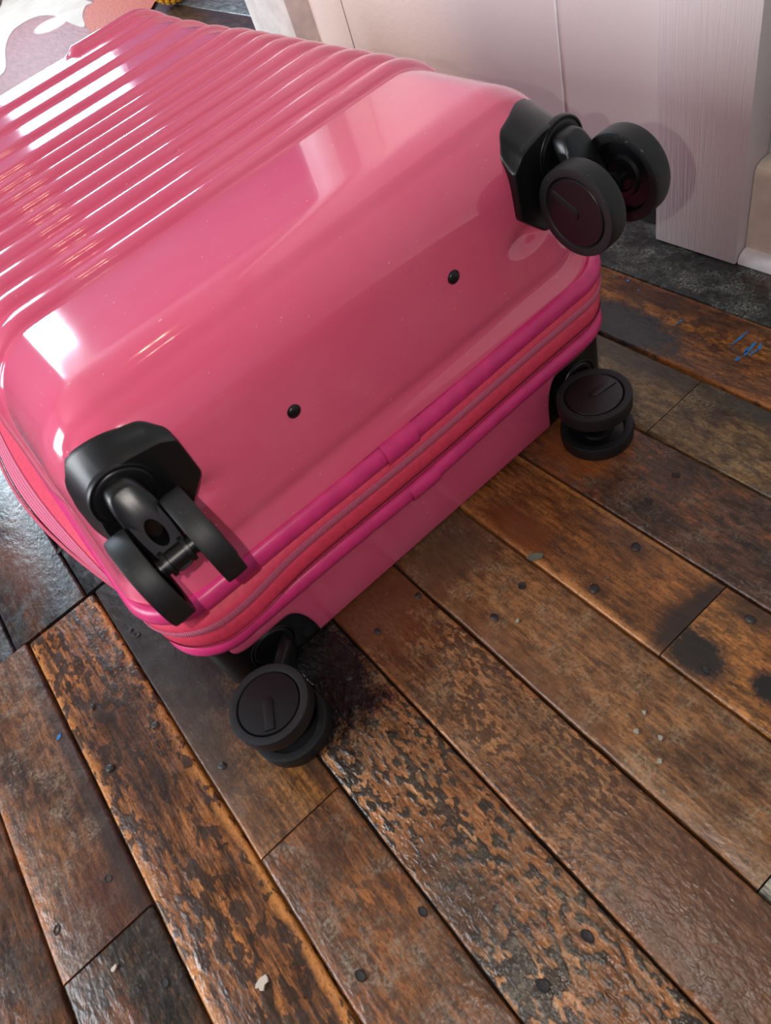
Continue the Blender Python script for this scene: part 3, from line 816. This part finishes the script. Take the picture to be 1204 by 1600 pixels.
zt = sweep('zip_tape', [(-.003, .1325), (.0035, .1332), (.0074, .1355), (.0084, .1395), (.0072, .1435)], band, M['zip'], suit, zfun=sag_corner, belly=[1, 1, .85, .65, .5])
sweep('tape_facing', [(.0070, .1428), (.0062, .1448), (.0050, .1480), (-.002, .1535)], band, M['gusset'], zt, zfun=sag_corner, belly=[.5, .42, .3, .12])
sweep('zip_coil', tube(.0018, .0020, .1345, .0056, 8), band, M['coil'], zt, True, zfun=sag_corner, belly=1.0)
upg = sweep('upper_piping', tube(.0080, .0112, .1598, .0010), band, M['piping'], suit, True, zfun=sag, belly=.05)
# heat-shrunk joining sleeves on the two pipings
def sleeve(par, xa, xb, ro, rz, zc, zf):
    seg = [(xa + (xb - xa) * i / 12, .4245, 0, -1) for i in range(13)]
    bm_prof = tube(ro, rz, zc, .0012)
    o = sweep('joining_sleeve', bm_prof, seg, M['piping'], par, True, zfun=zf, closed=False)
    return o
sleeve(upg, .166, .204, .0096, .0132, .1594, sag)
sleeve(lp, .176, .212, .0078, .0104, .0920, sag_low)

# rivets in the wheel end
for (x, z) in ((.115, .2565), (.293, .2635)):
    bm = bmesh.new()
    prof = [(.0062, .0), (.0062, .0012), (.0048, .0026), (.0026, .0033), (0.0004, .0035)]
    N = 20; rings = [[bm.verts.new((x + r_ * math.cos(2 * PI * i / N), YF + .0016 - o_, z + r_ * math.sin(2 * PI * i / N))) for i in range(N)] for r_, o_ in prof]
    for a, c in zip(rings[:-1], rings[1:]):
        for i in range(N): bm.faces.new((a[i], a[(i + 1) % N], c[(i + 1) % N], c[i]))
    bm.faces.new(rings[-1])
    link('rivet', bm_mesh('rivet', bm, 60), M['black_gloss'], suit)

# ---- upper wheel housings: chamfered blocks let into the corners
def loop_extrude(bm, loops):
    """loops: list of equal-length rings of points, joined; last ring capped"""
    R_ = [[bm.verts.new(p) for p in lp_] for lp_ in loops]
    n = len(R_[0])
    for a, c in zip(R_[:-1], R_[1:]):
        for i in range(n): bm.faces.new((a[i], a[(i + 1) % n], c[(i + 1) % n], c[i]))
    return R_
def rounded_poly(pts, n=7):
    """pts: (x, z, radius) -> smooth outline"""
    out = []; m = len(pts)
    for i in range(m):
        p = Vector(pts[i][:2]); a = Vector(pts[i - 1][:2]); c = Vector(pts[(i + 1) % m][:2]); r_ = pts[i][2]
        u = (a - p).normalized(); v = (c - p).normalized()
        half = math.acos(max(-1, min(1, u.dot(v)))) / 2
        t = min(r_ / math.tan(half), (a - p).length * .49, (c - p).length * .49)
        s_, e_ = p + u * t, p + v * t
        for k in range(n + 1):
            q = k / n
            out.append(((1 - q) ** 2 * s_ + 2 * q * (1 - q) * p + q * q * e_))
    return out
DISC_X, DISC_Z = .226, .300
def shell_y(ox, z):
    """y of the wheel-end surface of the upper shell at outward offset ox from the centre, height z"""
    r = .060
    tq = max(0.0, min(1.0, (ZT - z) / (ZT - .172)))
    x_ = ox / (1 + (.281 / HXU - 1) * tq ** 1.3)
    dx = max(0.0, x_ - (HXU - r)); dz = max(0.0, z - (ZT - r))
    k = r * r - dx * dx - dz * dz
    return YF + r - math.sqrt(max(k, 0.0)) + max(0, z - .20) * .02
def upper_housing(s):
    # outline in (outward x, z) measured from the case centre
    dz = 0.0 if s < 0 else .009
    pl_ = [(.1705, .314 + dz, .012), (.182, .3280 + dz, .016), (.212, .3348 + dz, .05), (.237, .3280 + dz, .04), (.252, .309 + dz, .05), (.2585, .281 + dz * .5, .06), (.262, .243, .022), (.197, .2435, .012), (.1705, .270, .010)]
    ol = rounded_poly(pl_, 9)
    cxm, czm = .212, .288
    def fr(p, k):
        up = max(0.0, min(1.0, (p.y - .300) / .03)); outw = max(0.0, min(1.0, (p.x - .225) / .03))
        return Vector((p.x - outw * .0075 * k, p.y - up * .0135 * k))
    bm = bmesh.new(); L_ = []
    L_.append([(CX + s * p.x, shell_y(p.x, p.y) + .012, p.y) for p in ol])
    L_.append([(CX + s * p.x, shell_y(p.x, p.y) - .0004, p.y) for p in ol])
    for k, dy in ((.12, .93), (.45, .62), (.80, .26), (.96, .08)):
        ring = []
        for p in ol:
            q = fr(p, k); ys_ = shell_y(p.x, p.y)
            ring.append((CX + s * q.x, min((YF - .0034) + (ys_ - YF + .0030) * dy, shell_y(q.x, q.y) - .0018), q.y))
        L_.append(ring)
    for sh, y_ in ((.006, YF - .0042), (.022, YF - .0050), (.05, YF - .0050)):
        L_.append([(CX + s * (q.x + (cxm - q.x) * sh), y_, q.y + (czm - q.y) * sh) for q in (fr(p, 1.0) for p in ol)])
    R_ = loop_extrude(bm, L_)
    bm.faces.new(R_[-1])
    return link('wheel_housing', bm_mesh('wheel_housing', bm, 50), M['black'], suit)
def ring_mesh(cx, y, cz, prof, N=40):
    """lathe about the Y axis: prof (radius, outward offset)"""
    bm = bmesh.new()
    rings = [[bm.verts.new((cx + r_ * math.cos(2 * PI * i / N), y - o_, cz + r_ * math.sin(2 * PI * i / N))) for i in range(N)] for r_, o_ in prof]
    for a, c in zip(rings[:-1], rings[1:]):
        for i in range(N): bm.faces.new((a[i], a[(i + 1) % N], c[(i + 1) % N], c[i]))
    return bm, rings
# ---- lower wheel housings wrap the corners of the back shell
def lower_housing(s):
    """black corner block set back inside the shell's arch"""
    rc = .024; back = .004; pts = []
    x0 = XIN - .003
    for x_ in np.linspace(x0, HXL - back - rc, 8): pts.append((x_, YF + back, 0, -1))
    for i in range(1, 19):
        a_ = -PI / 2 + PI / 2 * i / 18
        pts.append((HXL - back - rc + rc * math.cos(a_), YF + back + rc + rc * math.sin(a_), math.cos(a_), math.sin(a_)))
    for d_ in (.008, .016, .026, .032): pts.append((HXL - back, YF + back + rc + d_, 1, 0))
    bm = bmesh.new(); cols = []
    for (x_, y_, nx, ny) in pts:
        cols.append([bm.verts.new((CX + s * (x_ + nx * o_), y_ + ny * o_, z_)) for o_, z_ in ((-.02, .0013), (-.003, .0013), (-.0008, .0022), (0, .005), (0, .03), (0, .074), (-.02, .075))])
    for a, c in zip(cols[:-1], cols[1:]):
        for j in range(len(a) - 1): bm.faces.new((a[j], c[j], c[j + 1], a[j + 1]))
    bm.faces.new(cols[0]); bm.faces.new(cols[-1])
    return link('wheel_housing', bm_mesh('wheel_housing', bm, 45), M['black'], suit)

# ---- casters
def caster(cx, cz, tdx, tdz, adx, adz, trail, half, slot_ang, y0=None, oc=.0415):
    """local frame: a = along the axle, t = trail, o = outwards from the wheel end (-Y)"""
    y0 = YF - .0050 if y0 is None else y0
    A = Vector((adx, 0, adz)); T = Vector((tdx, 0, tdz)); O = Vector((0, -1, 0)); P0 = Vector((cx, y0, cz))
    def wp(a, t, o_): return P0 + A * a + T * t + O * o_
    # fork: tapered arm curving out from the swivel to the axle, with a teardrop opening
    bm = bmesh.new(); N = 48
    def arm(t):   # centre line offset outwards at trail position t
        u = (t + .020) / (trail + .020 + .010); u = max(0, min(1, u))
        return .007 + (oc - .004) * (u ** 1.05)
    def outline(k, hole=False):
        out = []
        for i in range(N):
            th = 2 * PI * i / N
            if hole:
                a = .0062 * math.cos(th); t = trail * .46 + .010 * math.sin(th)
            else:
                ca, sa = math.cos(th), math.sin(th)
                e = 3.2
                a = .0142 * math.copysign(abs(ca) ** (2 / e), ca); v = math.copysign(abs(sa) ** (2 / e), sa)
                t = (-.018 + trail + .010) / 2 + v * (.018 + trail + .010) / 2
                a *= 1.05 - .18 * max(0, v)
            out.append((a, t))
        return out
    o1 = outline(1); o2 = outline(1, True)
    th_f = .0050; th_b = .0085
    rings = [[wp(a, t, arm(t) + th_f - (.0018 if False else 0)) for a, t in o1], [wp(a, t, arm(t) + th_f) for a, t in o2], [wp(a, t, arm(t) - th_b) for a, t in o2], [wp(a * 1.0, t, arm(t) - th_b) for a, t in o1]]
    # soften the outer edge with an inset ring
    o1s = [(a * .90, t0 + (t0c - t0) * .06) for (a, t0), t0c in zip(o1, [(trail - .008) / 2] * N)]
    R_ = [[bm.verts.new(p) for p in ring] for ring in (
        [wp(a, t, arm(t) - th_b) for a, t in o1], [wp(a, t, arm(t) + th_f - .0025) for a, t in o1], [wp(a * .93, t, arm(t) + th_f) for a, t in o1s], [wp(a, t, arm(t) + th_f - .0006) for a, t in o2], [wp(a, t, arm(t) - th_b) for a, t in o2])]
    R_.append(R_[0])
    for a, c in zip(R_[:-1], R_[1:]):
        for i in range(N):
            f = (a[i], a[(i + 1) % N], c[(i + 1) % N], c[i])
            bm.faces.new(f)
    fork = link('caster', bm_mesh('caster', bm, 45), M['black'], suit)
    # swivel plate with raised rings on the housing
    bm, rg = ring_mesh(cx, y0 + .004, cz, [(.0262, -.001), (.0262, .0036), (.0254, .0046), (.0242, .0046), (.0236, .0036), (.0228, .0036), (.0222, .0044), (.0205, .0048), (.0150, .0050), (.0050, .0052)])
    bm.faces.new(rg[-1])
    link('swivel_plate', bm_mesh('swivel_plate', bm, 40), M['black_gloss'], fork)
    # neck under the arm
    def lathe(prof, N_=44):
        """prof: (radius, a) about the axle"""
        bm = bmesh.new()
        rings = [[bm.verts.new(wp(a_, trail + r_ * math.cos(2 * PI * i / N_), oc + r_ * math.sin(2 * PI * i / N_))) for i in range(N_)] for r_, a_ in prof]
        for a, c in zip(rings[:-1], rings[1:]):
            for i in range(N_): bm.faces.new((a[i], a[(i + 1) % N_], c[(i + 1) % N_], c[i]))
        return bm, rings
    bm, rg = lathe([(.0045, -half), (.0045, -.0152), (.0085, -.0150), (.0085, -.0132), (.0075, -.0130), (.0075, -.0105), (.0110, -.0102), (.0110, -.0070), (.0085, -.0066), (.0085, .0066), (.0110, .0070), (.0110, .0102), (.0075, .0105), (.0075, .0130), (.0085, .0132), (.0085, .0150), (.0045, .0152), (.0045, half)])
    link('axle', bm_mesh('axle', bm, 40), M['black_gloss'], fork)
    R0, hw = .0388, .0088
    for s in (-1, 1):
        c0 = s * half
        tyre = [(.0300, -hw + .0015), (.0345, -hw), (.0380, -hw + .0003), (R0 - .0002, -hw + .0014), (R0, -hw * .3), (R0, hw * .3), (R0 - .0002, hw - .0014), (.0380, hw - .0003), (.0345, hw), (.0312, hw - .0004), (.0304, hw - .0016), (.0300, hw - .004), (.0300, -hw + .0015)]
        bm, rg = lathe([(r_, c0 + s * a_) for r_, a_ in tyre], 56)
        wh = link('wheel', bm_mesh('wheel', bm, 35), M['rubber'], fork)
        # outer cap: flat disc with a fine groove at its rim
        bm, rg = lathe([(.0302, c0 + s * (hw - .0045)), (.0296, c0 + s * (hw - .0014)), (.0288, c0 + s * (hw - .0004)), (.0200, c0 + s * (hw - .0002)), (.0090, c0 + s * (hw)), (.0008, c0 + s * hw)], 56)
        bm.faces.new(rg[-1])
        # moulded tongue running from the hub to the rim
        ca, sa = math.cos(slot_ang), math.sin(slot_ang)
        n_ = 10; base = []
        for (d_, lift) in ((0.0, -.0004), (0.0005, .0011), (.0013, .0013)):
            ring = []
            for i in range(n_ + 1):
                th = PI / 2 + PI * i / n_
                ring.append((math.cos(th) * (.0052 - d_), math.sin(th) * (.0052 - d_)))
            ring += [(.0262 - d_, -(.0048 - d_)), (.0262 - d_, .0048 - d_)]
            base.append([bm.verts.new(wp(c0 + s * (hw + lift), trail + u * ca - v * sa, oc + u * sa + v * ca)) for u, v in ring])
        for a, c in zip(base[:-1], base[1:]):
            for i in range(len(a)): bm.faces.new((a[i], a[(i + 1) % len(a)], c[(i + 1) % len(a)], c[i]))
        bm.faces.new(base[-1])
        link('hub_cap', bm_mesh('hub_cap', bm, 30), M['black_gloss'], fork)
        # inner web with hub ring
        bm, rg = lathe([(.0302, c0 - s * (hw - .004)), (.0285, c0 - s * (hw - .0062)), (.0180, c0 - s * (hw - .0062)), (.0165, c0 - s * (hw - .0035)), (.0130, c0 - s * (hw - .0030)), (.0115, c0 - s * (hw - .0045)), (.0040, c0 - s * (hw - .0045))], 56)
        link('wheel_web', bm_mesh('wheel_web', bm, 30), M['black_gloss'], fork)
    return fork

for s in (-1, 1):
    upper_housing(s)
    lower_housing(s)
def caster_low(cx, wx, wy, slot):
    caster(cx, .0325, math.copysign(1, wx - cx), 0, 0, 1, abs(wx - cx), .0235, slot, YF + .0036, YF + .0036 - wy)
caster(-.024, .296, 0, -1, 1, 0, .037, .0235, 0.6)
caster(.424, .304, 0, -1, 1, 0, .027, .0265, -2.0)
fx, fy = floor_at(418, 1098, .065)
caster_low(-.020, fx, fy, 1.08)
fx, fy = floor_at(927, 615, .065)
caster_low(.424, fx, fy, 2.99)
